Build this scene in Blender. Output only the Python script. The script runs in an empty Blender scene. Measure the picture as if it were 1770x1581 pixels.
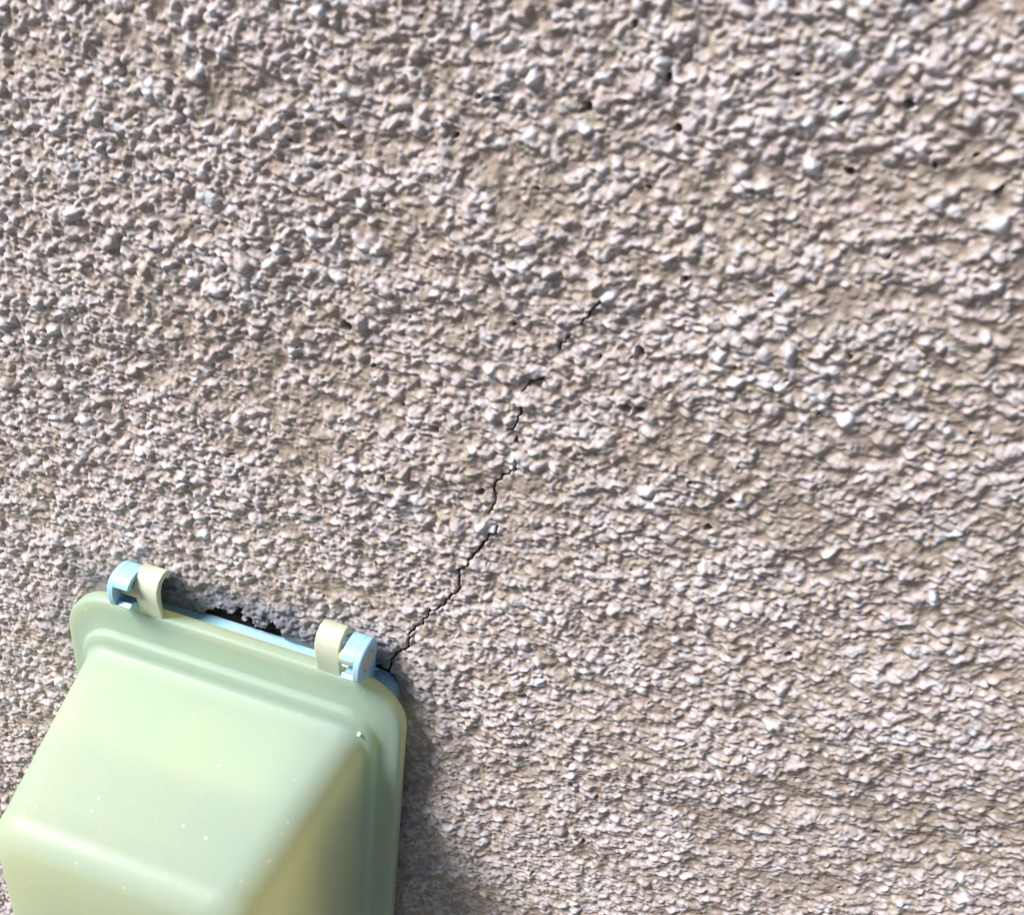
import bpy, bmesh, math, random
import numpy as np
from mathutils import Matrix, Vector

# ------------------------------------------------------------------ camera, sky, sun, exposure
scene = bpy.context.scene
col = scene.collection
R = ((0.9452639531102125, 0.31121124119620086, 0.09810006270914474),      # image right
     (0.25607148253379947, -0.5211493917971244, -0.8141441563152729),     # image down
     (-0.20224602538334363, 0.7947017520947547, -0.5723160581654445))     # viewing direction
cam_data = bpy.data.cameras.new("camera")
cam = bpy.data.objects.new("camera", cam_data)
col.objects.link(cam)
m = Matrix.Identity(4)
for i in range(3):
    m[i][0] = R[0][i]
    m[i][1] = -R[1][i]
    m[i][2] = -R[2][i]
m.translation = Vector((0.10049980562771875, -0.1687120718284346, 0.1847008631996151))
cam.matrix_world = m
cam_data.sensor_width = 36.0
cam_data.lens = 2000.4 / 1770.0 * 36.0
cam_data.clip_start = 0.005
cam_data.clip_end = 500.0
cam_data.dof.use_dof = True
cam_data.dof.focus_distance = 0.27
cam_data.dof.aperture_fstop = 33.0
scene.camera = cam

SUN = Vector((-0.68, -0.42, 0.88)).normalized()          # towards the sun
elev = math.asin(SUN.z)
world = bpy.data.worlds.new("World")
scene.world = world
world.use_nodes = True
wn = world.node_tree
sky = wn.nodes.new("ShaderNodeTexSky")
sky.sky_type = 'NISHITA'
sky.sun_disc = False
sky.sun_elevation = elev
sky.sun_rotation = math.atan2(SUN.x, SUN.y)
sky.air_density = 1.0
sky.dust_density = 0.4
wn.links.new(sky.outputs[0], wn.nodes["Background"].inputs[0])
wn.nodes["Background"].inputs[1].default_value = 0.05
sun_data = bpy.data.lights.new("sun", 'SUN')
sun_data.energy = 5.0
sun_data.angle = math.radians(25)
sun_data.color = (1.0, 0.96, 0.94)
sun = bpy.data.objects.new("sun", sun_data)
sun.rotation_euler = SUN.to_track_quat('Z', 'Y').to_euler()
sun.location = (-1.0, -1.5, 2.0)
col.objects.link(sun)

scene.view_settings.view_transform = 'Standard'
scene.view_settings.look = 'None'
scene.view_settings.exposure = 0.42
scene.view_settings.gamma = 1.0
scene.cycles.max_bounces = 12
scene.cycles.transmission_bounces = 10
scene.cycles.use_denoising = True

# ------------------------------------------------------------------ helpers
MM = 0.001


def link(name, me, parent=None, mat=None):
    o = bpy.data.objects.new(name, me)
    col.objects.link(o)
    if parent is not None:
        o.parent = parent
    if mat is not None:
        me.materials.append(mat)
    return o


def tag(o, label=None, cat=None, group=None, kind=None):
    for k, v in (("label", label), ("category", cat), ("group", group), ("kind", kind)):
        if v:
            o[k] = v


def from_bm(name, bm, mat, parent=None, smooth=40):
    bmesh.ops.recalc_face_normals(bm, faces=bm.faces[:])
    me = bpy.data.meshes.new(name)
    bm.to_mesh(me)
    bm.free()
    o = link(name, me, parent, mat)
    if smooth:
        for p in me.polygons:
            p.use_smooth = True
        me.set_sharp_from_angle(angle=math.radians(smooth))
    return o


def bevel(o, w, n=3):
    b = o.modifiers.new("bevel", 'BEVEL')
    b.width = w
    b.segments = n
    b.limit_method = 'ANGLE'
    b.angle_limit = math.radians(40)
    return o


class Nodes:
    def __init__(self, name):
        self.mat = bpy.data.materials.new(name)
        self.mat.use_nodes = True
        self.t = self.mat.node_tree
        self.p = self.t.nodes["Principled BSDF"]
        self.out = self.t.nodes["Material Output"]

    def n(self, kind, **kw):
        nd = self.t.nodes.new(kind)
        for k, v in kw.items():
            setattr(nd, k, v)
        return nd

    def l(self, a, b):
        self.t.links.new(a, b)

    def coords(self):
        return self.n("ShaderNodeTexCoord").outputs["Object"]

    def noise(self, scale, detail=3.0, rough=0.55):
        nd = self.n("ShaderNodeTexNoise")
        nd.inputs["Scale"].default_value = scale
        nd.inputs["Detail"].default_value = detail
        nd.inputs["Roughness"].default_value = rough
        self.l(self.coords(), nd.inputs["Vector"])
        return nd

    def ramp(self, src, stops):
        r = self.n("ShaderNodeValToRGB")
        e = r.color_ramp.elements
        while len(e) < len(stops):
            e.new(0.5)
        for el, (pos, c) in zip(e, stops):
            el.position = pos
            el.color = (*c, 1) if len(c) == 3 else c
        self.l(src, r.inputs[0])
        return r.outputs[0]

    def mix(self, fac, a, b, blend='MIX'):
        x = self.n("ShaderNodeMix", data_type='RGBA', blend_type=blend)
        if isinstance(fac, (int, float)):
            x.inputs[0].default_value = fac
        else:
            self.l(fac, x.inputs[0])
        for s, v in ((6, a), (7, b)):
            if isinstance(v, tuple):
                x.inputs[s].default_value = (*v, 1)
            else:
                self.l(v, x.inputs[s])
        return x.outputs[2]

    def bump(self, src, strength, dist):
        b = self.n("ShaderNodeBump")
        b.inputs["Strength"].default_value = strength
        b.inputs["Distance"].default_value = dist
        self.l(src, b.inputs["Height"])
        return b.outputs[0]


# ------------------------------------------------------------------ materials
def stucco_material():
    k = Nodes("roughcast_stucco")
    a = k.n("ShaderNodeAttribute", attribute_name="grain")
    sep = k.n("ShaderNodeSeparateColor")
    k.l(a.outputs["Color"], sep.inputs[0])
    mask, tint, mortar_shade = sep.outputs[0], sep.outputs[1], sep.outputs[2]
    # beyond the finely modelled area the same roughcast goes on as a bumped surface
    wn_ = k.noise(900.0, 2.0)
    add = k.n("ShaderNodeVectorMath", operation='MULTIPLY_ADD')
    k.l(wn_.outputs["Color"], add.inputs[0]); add.inputs[1].default_value = (0.0011, 0.0011, 0.0011); k.l(k.coords(), add.inputs[2])
    vo_ = k.n("ShaderNodeTexVoronoi", feature='F1')
    vo_.inputs["Scale"].default_value = 720.0
    k.l(add.outputs[0], vo_.inputs["Vector"])
    vsep = k.n("ShaderNodeSeparateColor")
    k.l(vo_.outputs["Color"], vsep.inputs[0])
    lump = k.ramp(vo_.outputs["Distance"], [(0.0, (1, 1, 1)), (0.35, (0.7, 0.7, 0.7)), (0.75, (0, 0, 0))])
    far = k.n("ShaderNodeMath", operation='SUBTRACT')
    far.inputs[0].default_value = 1.0
    k.l(a.outputs["Alpha"], far.inputs[1])
    farmask = k.ramp(vo_.outputs["Distance"], [(0.35, (1, 1, 1)), (0.8, (0, 0, 0))])
    mask = k.mix(far.outputs[0], mask, farmask)
    tint = k.mix(far.outputs[0], tint, vsep.outputs[0])
    # matrix between the grains: tan, uneven in hue
    n1 = k.noise(95.0, 4.0)
    n2 = k.noise(420.0, 3.0)
    matrix = k.ramp(n1.outputs["Fac"], [(0.30, (0.33, 0.255, 0.215)), (0.5, (0.39, 0.31, 0.27)), (0.70, (0.42, 0.34, 0.315))])
    matrix = k.mix(0.55, matrix, k.ramp(n2.outputs["Fac"], [(0.3, (0.35, 0.25, 0.235)), (0.5, (0.39, 0.33, 0.265)), (0.72, (0.375, 0.375, 0.29))]))
    # pale aggregate grains, each its own tint
    grain = k.ramp(tint, [(0.0, (0.38, 0.31, 0.26)), (0.12, (0.45, 0.375, 0.345)), (0.22, (0.49, 0.45, 0.38)), (0.34, (0.57, 0.475, 0.475)),
                          (0.48, (0.57, 0.54, 0.52)), (0.62, (0.60, 0.53, 0.555)), (0.8, (0.60, 0.575, 0.60)), (1.0, (0.70, 0.72, 0.76))])
    c = k.mix(mask, matrix, grain)
    # bluish cement filler round the box, and the shade painted above it
    cem_shade = k.ramp(n2.outputs["Fac"], [(0.3, (0.11, 0.12, 0.155)), (0.7, (0.23, 0.245, 0.30))])
    c = k.mix(mortar_shade, c, cem_shade)
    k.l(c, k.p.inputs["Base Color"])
    k.p.inputs["Roughness"].default_value = 0.85
    k.p.inputs["Specular IOR Level"].default_value = 0.08
    fine = k.noise(2600.0, 2.0)
    nb = k.n("ShaderNodeBump")
    nb.inputs["Distance"].default_value = 0.0022
    k.l(far.outputs[0], nb.inputs["Strength"]); k.l(lump, nb.inputs["Height"])
    fb = k.n("ShaderNodeBump")
    fb.inputs["Distance"].default_value = 0.00012; fb.inputs["Strength"].default_value = 0.35
    k.l(fine.outputs["Fac"], fb.inputs["Height"]); k.l(nb.outputs[0], fb.inputs["Normal"])
    k.l(fb.outputs[0], k.p.inputs["Normal"])
    return k.mat


def crack_material():
    k = Nodes("void_shade")  # near-black colour stands in for the shade inside crack and hole
    n = k.noise(900.0)
    k.l(k.ramp(n.outputs["Fac"], [(0.35, (0.012, 0.010, 0.010)), (0.7, (0.035, 0.027, 0.022))]), k.p.inputs["Base Color"])
    k.p.inputs["Roughness"].default_value = 1.0
    k.p.inputs["Specular IOR Level"].default_value = 0.0
    return k.mat


def cover_material(name="yellowed_frosted_plastic", trans=0.50, clear=0.06):
    k = Nodes(name)
    big = k.noise(38.0, 2.0)
    c = k.ramp(big.outputs["Fac"], [(0.3, (0.47, 0.69, 0.68)), (0.7, (0.53, 0.71, 0.64))])
    fm = k.noise(1100.0, 3.0)
    c = k.mix(0.35, c, k.ramp(fm.outputs['Fac'], [(0.3, (0.84, 0.86, 0.84)), (0.7, (1.0, 1.0, 1.0))]), 'MULTIPLY')
    dust = k.noise(60.0, 6.0, 0.68)
    df = k.ramp(dust.outputs['Fac'], [(0.48, (0, 0, 0)), (0.75, (0.35, 0.35, 0.35))])
    c = k.mix(df, c, (0.66, 0.68, 0.58))
    # dust specks
    v = k.n("ShaderNodeTexVoronoi", feature='F1')
    v.inputs["Scale"].default_value = 360.0
    k.l(k.coords(), v.inputs["Vector"])
    rnd = k.n("ShaderNodeSeparateColor")
    k.l(v.outputs["Color"], rnd.inputs[0])
    size = k.n("ShaderNodeMath", operation='MULTIPLY')
    pw = k.n("ShaderNodeMath", operation='POWER')
    k.l(rnd.outputs[0], pw.inputs[0]); pw.inputs[1].default_value = 3.5
    k.l(pw.outputs[0], size.inputs[0]); size.inputs[1].default_value = 0.18
    less = k.n("ShaderNodeMath", operation='LESS_THAN')
    k.l(v.outputs["Distance"], less.inputs[0]); k.l(size.outputs[0], less.inputs[1])
    c = k.mix(less.outputs[0], c, (0.86, 0.88, 0.82))
    k.l(c, k.p.inputs["Base Color"])
    k.p.inputs["Roughness"].default_value = 0.46
    k.p.inputs["IOR"].default_value = 1.65
    k.p.inputs["Coat Weight"].default_value = 0.0
    f = k.noise(1500.0, 2.0)
    k.l(k.bump(f.outputs["Fac"], 0.25, 0.0002), k.p.inputs["Normal"])
    tr = k.n("ShaderNodeBsdfTranslucent")
    tr.inputs["Color"].default_value = (0.98, 0.88, 0.47, 1)
    ms = k.n("ShaderNodeMixShader")
    ms.inputs[0].default_value = trans
    k.l(k.p.outputs[0], ms.inputs[1]); k.l(tr.outputs[0], ms.inputs[2])
    # frosted: part of the light goes through, scattered, so the blue inside shows as a soft shape
    rf = k.n("ShaderNodeBsdfRefraction")
    rf.inputs["Color"].default_value = (0.95, 0.97, 0.78, 1)
    rf.inputs["Roughness"].default_value = 0.42
    rf.inputs["IOR"].default_value = 1.25
    m2 = k.n("ShaderNodeMixShader")
    m2.inputs[0].default_value = clear
    k.l(ms.outputs[0], m2.inputs[1]); k.l(rf.outputs[0], m2.inputs[2])
    k.l(m2.outputs[0], k.out.inputs["Surface"])
    return k.mat


def blue_material():
    k = Nodes("pale_blue_plastic")
    n = k.noise(240.0, 4.0)
    k.l(k.ramp(n.outputs["Fac"], [(0.35, (0.36, 0.63, 0.80)), (0.65, (0.43, 0.69, 0.84))]), k.p.inputs["Base Color"])
    k.p.inputs["Roughness"].default_value = 0.38
    f = k.noise(1400.0, 2.0)
    k.l(k.bump(f.outputs["Fac"], 0.10, 0.0001), k.p.inputs["Normal"])
    return k.mat


def plain(name, c0, c1, scale, rough):
    k = Nodes(name)
    n = k.noise(scale, 4.0)
    k.l(k.ramp(n.outputs["Fac"], [(0.35, c0), (0.65, c1)]), k.p.inputs["Base Color"])
    k.p.inputs["Roughness"].default_value = rough
    return k.mat


M_STUCCO = stucco_material()
M_CRACK = crack_material()
M_COVER = cover_material()
M_TAB = plain("yellowed_hinge_plastic", (0.60, 0.65, 0.48), (0.67, 0.71, 0.54), 260.0, 0.42)


def inner_skin():
    k = Nodes("clear_inner_skin")
    t = k.n("ShaderNodeBsdfTransparent")
    ms = k.n("ShaderNodeMixShader")
    ms.inputs[0].default_value = 0.92
    k.p.inputs["Base Color"].default_value = (0.75, 0.78, 0.55, 1)
    k.l(k.p.outputs[0], ms.inputs[1]); k.l(t.outputs[0], ms.inputs[2])
    k.l(ms.outputs[0], k.out.inputs["Surface"])
    return k.mat


M_SKIN = inner_skin()
M_BLUE = blue_material()
M_PIN = plain("cream_plastic", (0.62, 0.56, 0.36), (0.70, 0.64, 0.44), 400.0, 0.45)
M_INSERT = plain("pale_grey_blue_plastic", (0.66, 0.80, 0.84), (0.72, 0.84, 0.88), 300.0, 0.45)
M_GROUND = plain("dark_asphalt", (0.09, 0.08, 0.07), (0.14, 0.125, 0.11), 3.0, 0.9)

# ------------------------------------------------------------------ wall survey (millimetres on the wall, x to the right, z up)
CRACK = [[(69.53, 98.95), (68.66, 97.45), (67.75, 96.12), (67.13, 94.86), (66.79, 93.46)], [(65.13, 90.81), (64.54, 89.42), (63.72, 87.69)], [(61.67, 81.85), (60.7, 80.95), (59.95, 80.48), (58.71, 78.91), (57.92, 77.52)], [(58.32, 74.68), (58.19, 72.73), (57.66, 70.92), (56.73, 69.08)], [(57.98, 67.95), (57.85, 66.78)], [(58.33, 63.21), (58.41, 61.5), (57.57, 59.95), (56.67, 58.89), (55.32, 57.27), (54.74, 55.28), (55.34, 52.75), (54.97, 51.28), (54.39, 49.67)], [(56.35, 46.58), (55.26, 44.3), (54.38, 42.39), (53.26, 40.06), (52.21, 38.51), (51.76, 36.23), (50.52, 34.12), (49.27, 32.65), (50.01, 30.89), (49.97, 28.47), (48.13, 25.7), (46.95, 22.44), (44.26, 20.34), (42.77, 16.5), (40.36, 12.98), (39.9, 10.56), (40.12, 8.39), (38.06, 5.65), (36.38, 3.04), (36.01, 0.38), (35.35, -1.31)]]
CRACK_W = [0.11, 0.04, 0.05, 0.08, 0.06, 0.12, 0.18]
HOLE = [(-10.6, -2.6), (-8.0, 0.6), (-5.8, 2.2), (-3.9, 2.4), (-2.9, 1.6), (-1.3, 2.6), (-1.46, 3.84), (-0.5, 4.05), (-0.01, 0.53), (2.22, 2.0), (3.6, 1.3), (3.0, -0.3), (3.6, -0.6), (5.8, 0.0), (6.3, 2.12), (5.15, 3.3), (4.25, 4.87), (6.11, 4.06), (7.34, 2.99), (8.91, 3.37), (10.0, 1.32), (9.46, -0.85), (10.19, -2.53), (5.49, -7.61), (-8.77, -6.85)]
HOLE_CORNER = [(31.0, -1.6), (33.0, 0.2), (34.4, -0.9), (36.0, -1.2), (37.2, -3.4), (34, -4.0)]
PATCH = [(-21.84, -4.72), (-19.86, 3.08), (-15.86, 4.18), (-12.02, 3.69), (-5.56, 4.59), (-3.22, 0.07), (-12.77, -7.62)]


def vnoise(X, Z, cell, seed):
    """smooth value noise on arrays, 0..1"""
    x, z = X / cell, Z / cell
    x0, z0 = np.floor(x).astype(np.int64), np.floor(z).astype(np.int64)
    i0, j0 = x0.min(), z0.min()
    tab = np.random.default_rng(seed).random((x0.max() - i0 + 2, z0.max() - j0 + 2), dtype=np.float32)
    fx, fz = (x - x0).astype(np.float32), (z - z0).astype(np.float32)
    fx, fz = fx * fx * (3 - 2 * fx), fz * fz * (3 - 2 * fz)
    a, b = x0 - i0, z0 - j0
    return ((tab[a, b] * (1 - fx) + tab[a + 1, b] * fx) * (1 - fz) + (tab[a, b + 1] * (1 - fx) + tab[a + 1, b + 1] * fx) * fz)


def inside(poly, X, Z):
    r = np.zeros(X.shape, bool)
    n = len(poly)
    for i in range(n):
        (x0, z0), (x1, z1) = poly[i], poly[(i + 1) % n]
        if z0 == z1:
            continue
        hit = ((z0 > Z) != (z1 > Z)) & (X < (x1 - x0) * (Z - z0) / (z1 - z0) + x0)
        r ^= hit
    return r


def seg_dist(pts, X, Z):
    d = np.full(X.shape, 99.0, np.float32)
    for (x0, z0), (x1, z1) in zip(pts[:-1], pts[1:]):
        dx, dz = x1 - x0, z1 - z0
        t = np.clip(((X - x0) * dx + (Z - z0) * dz) / (dx * dx + dz * dz), 0, 1)
        d = np.minimum(d, np.hypot(X - x0 - t * dx, Z - z0 - t * dz))
    return d


def jag(pts, rng, step=0.7, amp=0.28):
    out = [pts[0]]
    for (x0, z0), (x1, z1) in zip(pts[:-1], pts[1:]):
        L = math.hypot(x1 - x0, z1 - z0)
        n = max(1, round(L / step))
        for i in range(1, n + 1):
            t = i / n
            j = amp * rng.normal() if i < n else 0
            out.append((x0 + (x1 - x0) * t + j * -(z1 - z0) / L, z0 + (z1 - z0) * t + j * (x1 - x0) / L))
    return out


def build_wall():
    rng = np.random.default_rng(11)
    h = 0.17                                             # fine spacing, mm
    X0, X1, Z0, Z1 = -134.0, 204.0, -214.0, 186.0        # finely modelled area
    xf = np.arange(X0, X1 + h / 2, h)
    zf = np.arange(Z0, Z1 + h / 2, h)
    X, Z = np.meshgrid(xf, zf, indexing='ij')
    X = X.astype(np.float32); Z = Z.astype(np.float32)
    # outlines of the grains are uneven: the splats are evaluated on warped coordinates
    WX = X + 0.45 * (vnoise(X, Z, 0.75, 1) - .5) + 1.0 * (vnoise(X, Z, 1.9, 2) - .5)
    WZ = Z + 0.45 * (vnoise(X, Z, 0.75, 3) - .5) + 1.0 * (vnoise(X, Z, 1.9, 4) - .5)
    base = 1.6 * (vnoise(X, Z, 26, 5) - .5) + 0.8 * (vnoise(X, Z, 7, 6) - .5) + 0.8 * (vnoise(X, Z, 1.9, 7) - .5) + 0.3 * (vnoise(X, Z, 0.7, 8) - .5)
    top = np.zeros_like(X)
    mask = np.zeros_like(X)
    tint = np.full_like(X, 0.5)
    patch = inside(PATCH, X + 3 * (vnoise(X, Z, 3, 9) - .5), Z + 3 * (vnoise(X, Z, 3, 10) - .5))

    area = (X1 - X0) * (Z1 - Z0)
    N = int(area * 1.95)
    px = rng.uniform(X0 + 3, X1 - 3, N); pz = rng.uniform(Z0 + 3, Z1 - 3, N)
    dens = vnoise(px * 0.55, pz, 3.6, 21) * 0.6 + vnoise(px * 0.6, pz, 10.0, 22) * 0.4
    side = np.clip((px + 40) / 160, 0, 1)                # sparser towards the right
    keep = rng.random(N) < np.clip(0.95 - 0.25 * side + (dens - 0.5) * 1.6, 0.12, 1)
    px, pz, dens = px[keep], pz[keep], dens[keep]
    N = len(px)
    r = np.clip(rng.lognormal(math.log(0.52), 0.38, N), 0.26, 1.5)
    asp = rng.uniform(0.5, 0.95, N)
    ang = rng.normal(0.1, 0.5, N)
    hh = r * rng.uniform(0.45, 1.0, N) + 0.5 * (dens - .5)
    hh = np.clip(hh, 0.12, None)
    tt = np.clip(0.36 + 0.22 * rng.normal(size=N) + 0.40 * (hh - 0.38) + 0.25 * (dens - .5), 0, 1)
    for sx, sz, sr in ((97.1, 127.0, 1.7), (123.9, 124.8, 1.9), (99.0, 67.0, 1.7), (84.0, 61.0, 1.6), (112.0, 88.0, 1.6)):   # a few larger pale stones
        i = int(np.argmin(np.hypot(px - sx, pz - sz)))
        px[i], pz[i], r[i], asp[i], hh[i], tt[i] = sx, sz, sr, 0.85, 1.3, 1.0
    order = np.argsort(r)[::-1]
    for i in order:
        R_ = r[i] + 1.1
        a0, a1 = int((px[i] - R_ - X0) / h), int((px[i] + R_ - X0) / h) + 1
        b0, b1 = int((pz[i] - R_ - Z0) / h), int((pz[i] + R_ - Z0) / h) + 1
        a0 = max(a0, 0); b0 = max(b0, 0)
        s = (slice(a0, a1), slice(b0, b1))
        dx = WX[s] - px[i]; dz = WZ[s] - pz[i]
        c, q = math.cos(ang[i]), math.sin(ang[i])
        u = (dx * c + dz * q) / r[i]; v = (dz * c - dx * q) / (r[i] * asp[i])
        d2 = u * u + v * v
        f = np.sqrt(np.clip(1 - d2, 0, None))
        new = f * hh[i]
        t = top[s]
        up = new > t
        t[up] = new[up]
        mk = mask[s]
        mk[up] = np.clip(f[up] * 1.7 - 0.45, 0, 1)
        tint[s][up] = tt[i]
    # soft merging of the lumps under the paint
    def soft(a, n):
        for _ in range(n):
            a[1:-1] = 0.25 * a[:-2] + 0.5 * a[1:-1] + 0.25 * a[2:]
            a[:, 1:-1] = 0.25 * a[:, :-2] + 0.5 * a[:, 1:-1] + 0.25 * a[:, 2:]
        return a
    worn = np.clip((X - Z * 0.6 - 10) / 150, 0, 1)          # the render is rubbed flatter low on the right
    top = (1.0 - 0.3 * worn) * soft(top, 2)
    mask = soft(mask, 1); tint = soft(tint, 1)
    # pinholes and larger blow-holes in the render
    P = 900
    qx = rng.uniform(X0 + 3, X1 - 3, P); qz = rng.uniform(Z0 + 3, Z1 - 3, P); qr = np.clip(rng.lognormal(math.log(0.25), 0.4, P), 0.14, 0.65)
    PITS = [(76.7, 79.7), (78.9, 80.0), (77.5, 91.2), (42.1, 64.7), (52.2, 53.5), (107.4, 138.5), (76.6, 128.6), (24.2, 81.6), (62.3, 128.8)]
    for i, p in enumerate(PITS):
        qx[i], qz[i], qr[i] = p[0], p[1], 0.75
    pit = np.zeros_like(X)
    for i in range(P):
        a, b = int((qx[i] - X0) / h), int((qz[i] - Z0) / h)
        w = 7
        s = (slice(max(a - w, 0), a + w), slice(max(b - w, 0), b + w))
        d = np.hypot(WX[s] - qx[i], WZ[s] - qz[i]) / qr[i]
        pit[s] = np.maximum(pit[s], np.clip(1.5 - d, 0, 1) * min(qr[i] * 7, 3.0))
    H = base + top * np.where(patch, 0.22, 1.0)
    H -= pit
    mask *= np.where(patch, 0.25, 1.0)
    mortar_shade = np.where(patch, 0.85, 0.0).astype(np.float32)
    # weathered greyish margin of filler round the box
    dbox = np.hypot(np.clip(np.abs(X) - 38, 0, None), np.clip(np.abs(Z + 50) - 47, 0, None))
    mortar_shade = np.maximum(mortar_shade, np.clip(1 - dbox / 15.0 + 0.9 * (vnoise(X, Z, 6, 31) - .5), 0, 1) * 0.6)
    above = np.clip(1 - np.hypot(np.clip(np.abs(X - 7) - 27, 0, None), np.clip(np.abs(Z - 1.0) - 4, 0, None)) / 8 + 1.0 * (vnoise(X, Z, 4, 32) - .5), 0, 1)  # bluish shade over the top of the box, painted in the filler tone
    mortar_shade = np.maximum(mortar_shade, 0.85 * above)
    # near the box the render is flatter so that the box seats on it
    H *= np.clip(0.10 + dbox / 5.0, 0.10, 1.0)
    H -= 0.7 * np.clip(1.2 - dbox / 4.0, 0, 1)
    # the crack
    groove = np.zeros_like(X)
    jags = []
    for pts, w in zip(CRACK, CRACK_W):
        j = jag(pts, rng)
        jags.append(j)
        xs = [p[0] for p in j]; zs = [p[1] for p in j]
        s = (slice(int((min(xs) - 2 - X0) / h), int((max(xs) + 2 - X0) / h)), slice(int((min(zs) - 2 - Z0) / h), int((max(zs) + 2 - Z0) / h)))
        d = seg_dist(j, X[s], Z[s])
        groove[s] = np.maximum(groove[s], np.clip((w + 0.12 - d) / 0.22, 0, 1))
    H = H * (1 - 0.0 * groove) - 1.9 * groove
    # the void above the box
    hx, hz = X + 1.3 * (vnoise(X, Z, 0.9, 41) - .5), Z + 1.3 * (vnoise(X, Z, 0.9, 42) - .5)
    hole = inside(HOLE, hx, hz) | inside(HOLE_CORNER, hx, hz)
    H = np.where(hole, -7.0, H)
    fade = np.minimum(np.minimum(X - X0, X1 - X), np.minimum(Z - Z0, Z1 - Z))
    detail = np.clip(fade / 8.0, 0, 1)
    H *= detail

    # wall goes on in plainer render beyond the finely modelled area
    def grow(a, lim, n):
        t = np.geomspace(0.4, abs(lim - a), n)
        return a + np.sign(lim - a) * t
    xl, xr = grow(X0, -2600, 46)[::-1], grow(X1, 2600, 46)
    zl, zr = grow(Z0, -1300, 40)[::-1], grow(Z1, 1500, 40)
    xa, za = np.concatenate([xl, xf, xr]), np.concatenate([zl, zf, zr])
    nx, nz = len(xa), len(za)
    pad = ((len(xl), len(xr)), (len(zl), len(zr)))
    H = np.pad(H, pad); mask = np.pad(mask, pad, constant_values=0.5); tint = np.pad(tint, pad, constant_values=0.5); mortar_shade = np.pad(mortar_shade, pad); detail = np.pad(detail, pad)
    co = np.empty((nx, nz, 3), np.float32)
    co[..., 0] = xa[:, None]; co[..., 1] = -H; co[..., 2] = za[None, :]
    co *= MM
    me = bpy.data.meshes.new("stucco_wall")
    me.vertices.add(nx * nz)
    me.vertices.foreach_set("co", co.ravel())
    idx = np.arange(nx * nz, dtype=np.int32).reshape(nx, nz)
    q = np.stack([idx[:-1, :-1], idx[1:, :-1], idx[1:, 1:], idx[:-1, 1:]], -1).reshape(-1, 4)
    nf = len(q)
    me.loops.add(nf * 4)
    me.loops.foreach_set("vertex_index", q.ravel())
    me.polygons.add(nf)
    me.polygons.foreach_set("loop_start", np.arange(0, nf * 4, 4, dtype=np.int32))
    me.update(calc_edges=True)
    me.polygons.foreach_set("use_smooth", np.ones(nf, bool))
    at = me.attributes.new("grain", 'FLOAT_COLOR', 'POINT')
    ca = np.ones((nx * nz, 4), np.float32)
    ca[:, 0] = mask.ravel(); ca[:, 1] = tint.ravel(); ca[:, 2] = mortar_shade.ravel(); ca[:, 3] = detail.ravel()
    at.data.foreach_set("color", ca.ravel())
    wall = link("stucco_wall", me, None, M_STUCCO)
    tag(wall, "tan roughcast stucco wall with pale grains and a thin diagonal crack", "wall")

    def height(x, z):
        a = np.searchsorted(xa, x); b = np.searchsorted(za, z)
        return H[a, b]
    return wall, jags, height


wall, crack_lines, height = build_wall()

# shade inside the crack put into colour: a thin near-black solid strip sunk between the grains
rng = np.random.default_rng(5)
bm = bmesh.new()
for pts, w in zip(crack_lines, CRACK_W):
    rows = []
    n = len(pts)
    for i, (x, z) in enumerate(pts):
        a = pts[max(i - 1, 0)]; b = pts[min(i + 1, n - 1)]
        tx, tz = b[0] - a[0], b[1] - a[1]
        L = math.hypot(tx, tz) or 1
        nx_, nz_ = -tz / L, tx / L
        ww = w * rng.uniform(0.35, 1.25) * min(1.0, 0.25 + min(i, n - 1 - i) * 0.5)
        y = -(height(x, z) + 1.15) + 0.05
        rows.append([bm.verts.new(((x + nx_ * s * ww) * MM, (y + dy) * MM, (z + nz_ * s * ww) * MM)) for s, dy in ((-1, 0.25), (0, 0.0), (1, 0.25), (0, 0.9))])
    for r0, r1 in zip(rows[:-1], rows[1:]):
        for k in range(4):
            bm.faces.new((r0[k], r0[(k + 1) % 4], r1[(k + 1) % 4], r1[k]))
    bm.faces.new(rows[0]); bm.faces.new(rows[-1][::-1])
crack = from_bm("crack", bm, M_CRACK, wall, 0)
crack["label"] = "thin jagged dark crack climbing to the upper right"

# the void above the box: its inner shade painted as a near-black floor lying a little way in
bm = bmesh.new()
main = [(x + 1.2 * (1 if x > 1 else -1), z + (1.0 if z > -2 else -1.0)) for x, z in ((-11, -8), (-11, -2), (-7, 2.2), (-1.5, 4.8), (0, 5.0), (4, 5.4), (7, 4.8), (9.6, 3.8), (11, -2), (10, -8))]
for pts in (main, [(30.4, -5), (30.4, -1), (33, 1), (36, -0.4), (38, -3), (38, -5)]):
    fr = [bm.verts.new((x * MM, 1.35 * MM, z * MM)) for x, z in pts]
    bk = [bm.verts.new((x * MM, 5.0 * MM, z * MM)) for x, z in pts]
    bm.faces.new(fr); bm.faces.new(bk[::-1])
    for i in range(len(pts)):
        j = (i + 1) % len(pts)
        bm.faces.new((fr[i], fr[j], bk[j], bk[i]))
hole_floor = from_bm("hole", bm, M_CRACK, wall, 0)
hole_floor["label"] = "near-black floor standing in for the shade in the ragged hole in the render above the blue box"

gm = bmesh.new()
g = 40.0
gm.faces.new([gm.verts.new(v) for v in ((-g, -g, -1.29), (g, -g, -1.29), (g, g, -1.29), (-g, g, -1.29))])
ground = from_bm("ground", gm, M_GROUND, None, 0)
tag(ground, "dark asphalt ground at the foot of the wall", "ground", kind="structure")

# ------------------------------------------------------------------ outlet box
HW, HT = 42.0, 97.0         # half width and height of the cover flange


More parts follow.
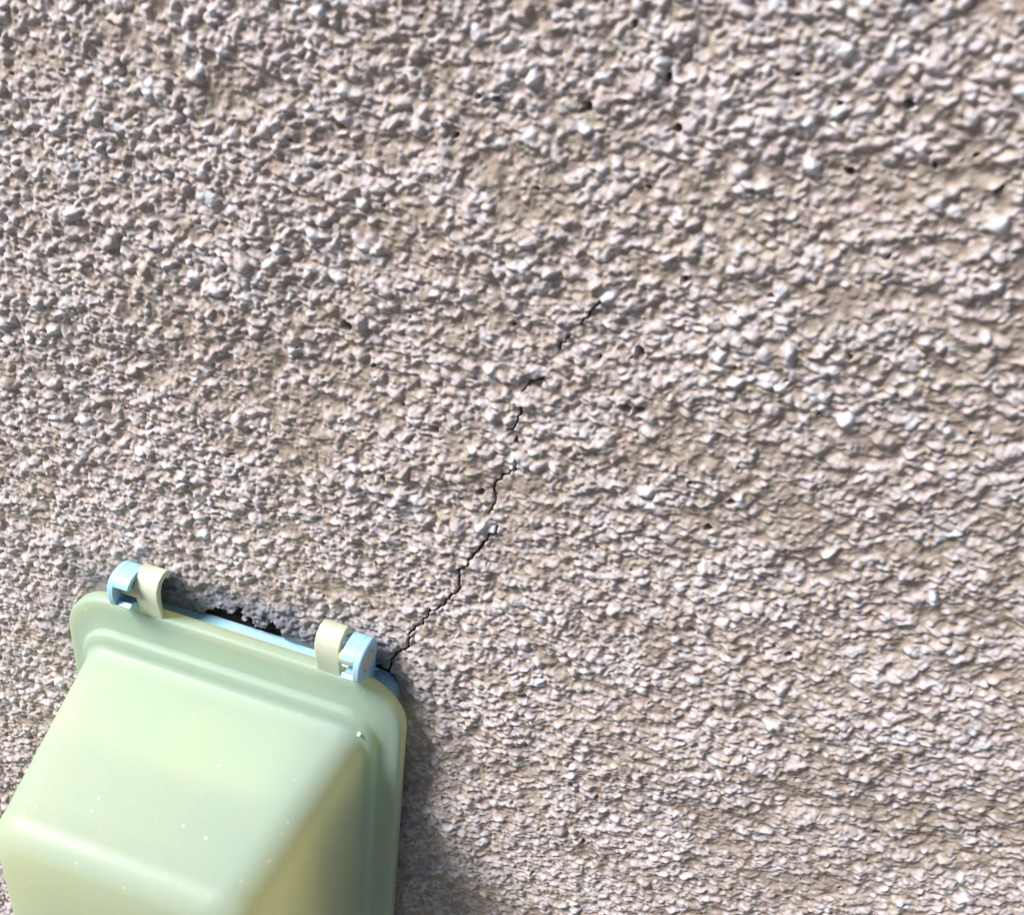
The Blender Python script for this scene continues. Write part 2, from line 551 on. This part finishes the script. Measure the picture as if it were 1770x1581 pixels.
def rring(sx, zt, zb, r, y, seg=9, sxl=None):
    """rounded rectangle, millimetres; inset sx from the sides, zt from the top, zb from the bottom"""
    x1, z1, z0 = HW - sx, -zt, -HT + zb
    pts = []
    x0 = -HW + (sx if sxl is None else sxl)
    for cx_, cz_, a0 in ((x1 - r, z1 - r, 0), (x0 + r, z1 - r, 90), (x0 + r, z0 + r, 180), (x1 - r, z0 + r, 270)):
        for i in range(seg + 1):
            a = math.radians(a0 + 90 * i / seg)
            pts.append((cx_ + r * math.cos(a), y, cz_ + r * math.sin(a)))
    return pts


def loft(bm, rings, cap0=False, cap1=False):
    vs = [[bm.verts.new(Vector(p) * MM) for p in rg] for rg in rings]
    for a, b in zip(vs[:-1], vs[1:]):
        n = len(a)
        for i in range(n):
            bm.faces.new((a[i], a[(i + 1) % n], b[(i + 1) % n], b[i]))
    if cap0:
        bm.faces.new(vs[0][::-1])
    if cap1:
        bm.faces.new(vs[-1])
    return vs


root = bpy.data.objects.new("outlet_box", None)
col.objects.link(root)
root.empty_display_size = 0.02
tag(root, "pale blue outlet box with yellowed frosted flip cover on the stucco wall", "outlet box")

# base body, sunk into the wall
BW = 38.2


def base_ring(d, r, y):
    return [(x + 3.4 if x < -20 else x, yy, z) for x, yy, z in rring(HW - BW + d, 2.4 + d, 2.4 + d, r, y)]


bm = bmesh.new()
loft(bm, [base_ring(0, 5, 1.2), base_ring(0, 5, -3.9), base_ring(0.25, 5, -4.4), base_ring(0.8, 4.6, -4.6), base_ring(6.0, 3.5, -4.6), base_ring(6.4, 3.5, -4.2), base_ring(6.6, 3.4, 0.5)], True, True)
base = from_bm("base", bm, M_BLUE, root)

# socket insert seen only as a soft shape through the cover
bm = bmesh.new()
def plate(d, y):
    """rounded block a little left of the middle, mm"""
    return [(p[0] - 3.0, p[1], p[2] - 3.5) for p in rring(13.0 + d, 14.0 + d, 14.0 + d, 6.0, y)]
loft(bm, [plate(0, 0.2), plate(0.6, -27.0), plate(1.0, -29.0), plate(2.5, -30.5), plate(5.0, -31.0)], False, True)
from_bm("socket_body", bm, M_INSERT, base)

AX_Y, AX_Z = -6.0, 6.6      # hinge axis


def sup(th, r, e=2.6):
    c, s = math.cos(th), math.sin(th)
    k = (abs(c) ** e + abs(s) ** e) ** (-1 / e)
    return AX_Y - r * k * c, AX_Z + r * k * s


def knuckle(sign, xi, xo):
    """blue hinge knuckle: end plate with a bore, and a shell that leaves a slot at the lower front"""
    bm = bmesh.new()
    ro, ri = 4.7, 3.5
    # end plate
    n = 40
    def ring(r, x, round_=False):
        out = []
        for i in range(n):
            t = 2 * math.pi * i / n
            y, z = (AX_Y - r * math.cos(t), AX_Z + r * math.sin(t)) if round_ else sup(t, r)
            out.append((sign * x, y, z))
        return out
    rings = [ring(2.35, xo - 1.7, True), ring(ro, xo - 1.7), ring(ro, xo - .4), ring(ro - .4, xo), ring(2.6, xo, True), ring(2.35, xo - .25, True)]
    vs = loft(bm, rings)
    for i in range(n):
        bm.faces.new((vs[-1][i], vs[-1][(i + 1) % n], vs[0][(i + 1) % n], vs[0][i]))
    # shell
    a0, a1, k = math.radians(30), math.radians(326), 34
    ring_o = [sup(a0 + (a1 - a0) * i / k, ro) for i in range(k + 1)]
    ring_i = [sup(a0 + (a1 - a0) * i / k, ri) for i in range(k + 1)]
    prof = ring_o + ring_i[::-1]
    va = [bm.verts.new(Vector((sign * xi, y, z)) * MM) for y, z in prof]
    vb = [bm.verts.new(Vector((sign * (xo - 1.6), y, z)) * MM) for y, z in prof]
    L = len(prof)
    for i in range(L):
        bm.faces.new((va[i], va[(i + 1) % L], vb[(i + 1) % L], vb[i]))
    for i in range(k):
        for vv in (va, vb):
            bm.faces.new((vv[i], vv[i + 1], vv[L - 2 - i], vv[L - 1 - i]))
    # lug that ties the knuckle to the base
    x0, x1 = sorted((sign * (xi + .4), sign * (xo - .5)))
    q = bmesh.ops.create_cube(bm, size=1)["verts"]
    for v in q:
        v.co = Vector(((x0 + x1) / 2 + v.co.x * (x1 - x0), -2.6 + v.co.y * 3.6, -0.6 + v.co.z * 6.6)) * MM
    o = from_bm("hinge_knuckle", bm, M_BLUE, base, 35)
    bevel(o, 0.00028, 2)
    # pin
    bm = bmesh.new()
    loft(bm, [[(sign * x, AX_Y - rr * math.cos(2 * math.pi * i / 24), AX_Z + rr * math.sin(2 * math.pi * i / 24)) for i in range(24)]
              for x, rr in ((xi - 1.4, 2.2), (xo - .4, 2.2), (xo - .1, 1.9))], True, True)
    return bm


cover_root_rings = []


def cover_rings(o):
    """outer (o=0) or inner (o=wall thickness) surface of the cover, from the wall to the front"""
    R_ = []
    a = lambda sx, zt, r, y, sl=None: R_.append(rring(sx + o, zt + o, zt + o, max(r - o * .5, 1.0), y + o, sxl=(max(sx * 0.78, sx - 1.6) if sl is None else sl - 1.6) + o))
    a(0.5, 0.5, 11.6, -3.2); a(0.0, 0.0, 12.0, -3.7); a(0.0, 0.0, 12.0, -5.9); a(0.25, 0.25, 11.9, -6.5); a(0.9, 0.9, 11.5, -6.8)
    a(2.2, 2.6, 10.8, -6.9); a(4.9, 7.6, 9.2, -7.1); a(5.3, 8.2, 9.0, -7.4); a(5.6, 8.7, 8.6, -8.3); a(6.0, 9.3, 8.0, -8.8)
    a(7.0, 11.0, 7.2, -9.0); a(7.5, 12.0, 6.6, -9.3); a(7.9, 12.7, 6.2, -10.2)
    y0, y1, d0x, d0z = -10.2, -48.0, 7.9, 12.7
    for i in range(1, 13):
        t = i / 12
        a(d0x + 4.8 * t, d0z + 7.8 * t, 6.2 + 1.6 * t, y0 + (y1 - y0) * t, d0x + 4.9 * t)
    rf = 7.0
    for i in range(1, 10):
        th = math.radians(80 * i / 9)
        e = rf * (1 - math.cos(th)); f = rf * math.sin(th)
        a(d0x + 4.8 + e + .15 * i / 9, d0z + 7.8 + e, 7.8 - .05 * i, y1 - f, d0x + 4.9 + e)
    return R_


bm = bmesh.new()
outer = cover_rings(0.0)
inner = cover_rings(1.7)
inner = inner[2:]
def front_cap(rg, y):
    cxm = sum(p[0] for p in rg) / len(rg); czm = sum(p[2] for p in rg) / len(rg)
    out = []
    for k, dy in ((0.72, -.5), (0.4, -.85), (0.12, -1.0)):
        out.append([(cxm + (p[0] - cxm) * k, y + dy, czm + (p[2] - czm) * k) for p in rg])
    return out
outer += front_cap(outer[-1], outer[-1][0][1])
inner += front_cap(inner[-1], inner[-1][0][1])
vo = loft(bm, outer, False, True)
nf_outer = len(bm.faces)
vi = loft(bm, inner, False, True)
bm.faces.ensure_lookup_table()
for f in bm.faces[nf_outer:]:
    f.material_index = 1
n = len(vo[0])
for i in range(n):
    bm.faces.new((vo[0][i], vo[0][(i + 1) % n], vi[0][(i + 1) % n], vi[0][i]))
cover = from_bm("cover", bm, M_COVER, root, 0)
cover.data.materials.append(M_SKIN)
for p in cover.data.polygons:
    p.use_smooth = True


def hinge_tab(xc, w):
    """curved strap that hooks the cover round the hinge pin"""
    th = 1.8
    path = [(-6.1, -0.4), (-6.3, 1.2), (-6.7, 3.6), (-7.0, 6.2), (-6.9, 8.4), (-6.1, 10.1), (-4.7, 10.9), (-3.2, 10.6), (-2.3, 9.6)]
    L, Rr = [], []
    for i, (y, z) in enumerate(path):
        p0, p1 = path[max(i - 1, 0)], path[min(i + 1, len(path) - 1)]
        ty, tz = p1[0] - p0[0], p1[1] - p0[1]
        q = math.hypot(ty, tz)
        ny, nz = -tz / q, ty / q
        t = th / 2 * min(1.0, 0.35 + 0.16 * i)
        L.append((y + ny * t, z + nz * t)); Rr.append((y - ny * t, z - nz * t))
    prof = L + Rr[::-1]
    bm = bmesh.new()
    va = [bm.verts.new(Vector((xc - w, y, z)) * MM) for y, z in prof]
    vb = [bm.verts.new(Vector((xc + w, y, z)) * MM) for y, z in prof]
    n = len(prof)
    for i in range(n):
        bm.faces.new((va[i], va[(i + 1) % n], vb[(i + 1) % n], vb[i]))
    k = len(path)
    for i in range(k - 1):
        for vv in (va, vb):
            bm.faces.new((vv[i], vv[i + 1], vv[n - 2 - i], vv[n - 1 - i]))
    o = from_bm("hinge_tab", bm, M_TAB, cover, 40)
    bevel(o, 0.0004, 3)
    return o


for s in (-1, 1):
    pin_bm = knuckle(s, *((21.7, 27.0) if s < 0 else (28.7, 33.4)))
    from_bm("hinge_pin", pin_bm, M_PIN, cover, 40)
    hinge_tab(*((-19.0, 2.9) if s < 0 else (24.4, 2.9)))

# a fleck of white paint on the shoulder of the hood
bm = bmesh.new()
bmesh.ops.create_icosphere(bm, subdivisions=2, radius=1.0)
for v in bm.verts:
    v.co = Vector((33.2 + v.co.x * 0.5 * (1 + .2 * math.sin(5 * v.co.z)), -9.3 + v.co.y * 0.6, -13.0 + v.co.z * 0.55)) * MM
from_bm("paint_fleck", bm, plain("white_paint", (0.78, 0.78, 0.76), (0.84, 0.84, 0.83), 500.0, 0.5), cover, 180)
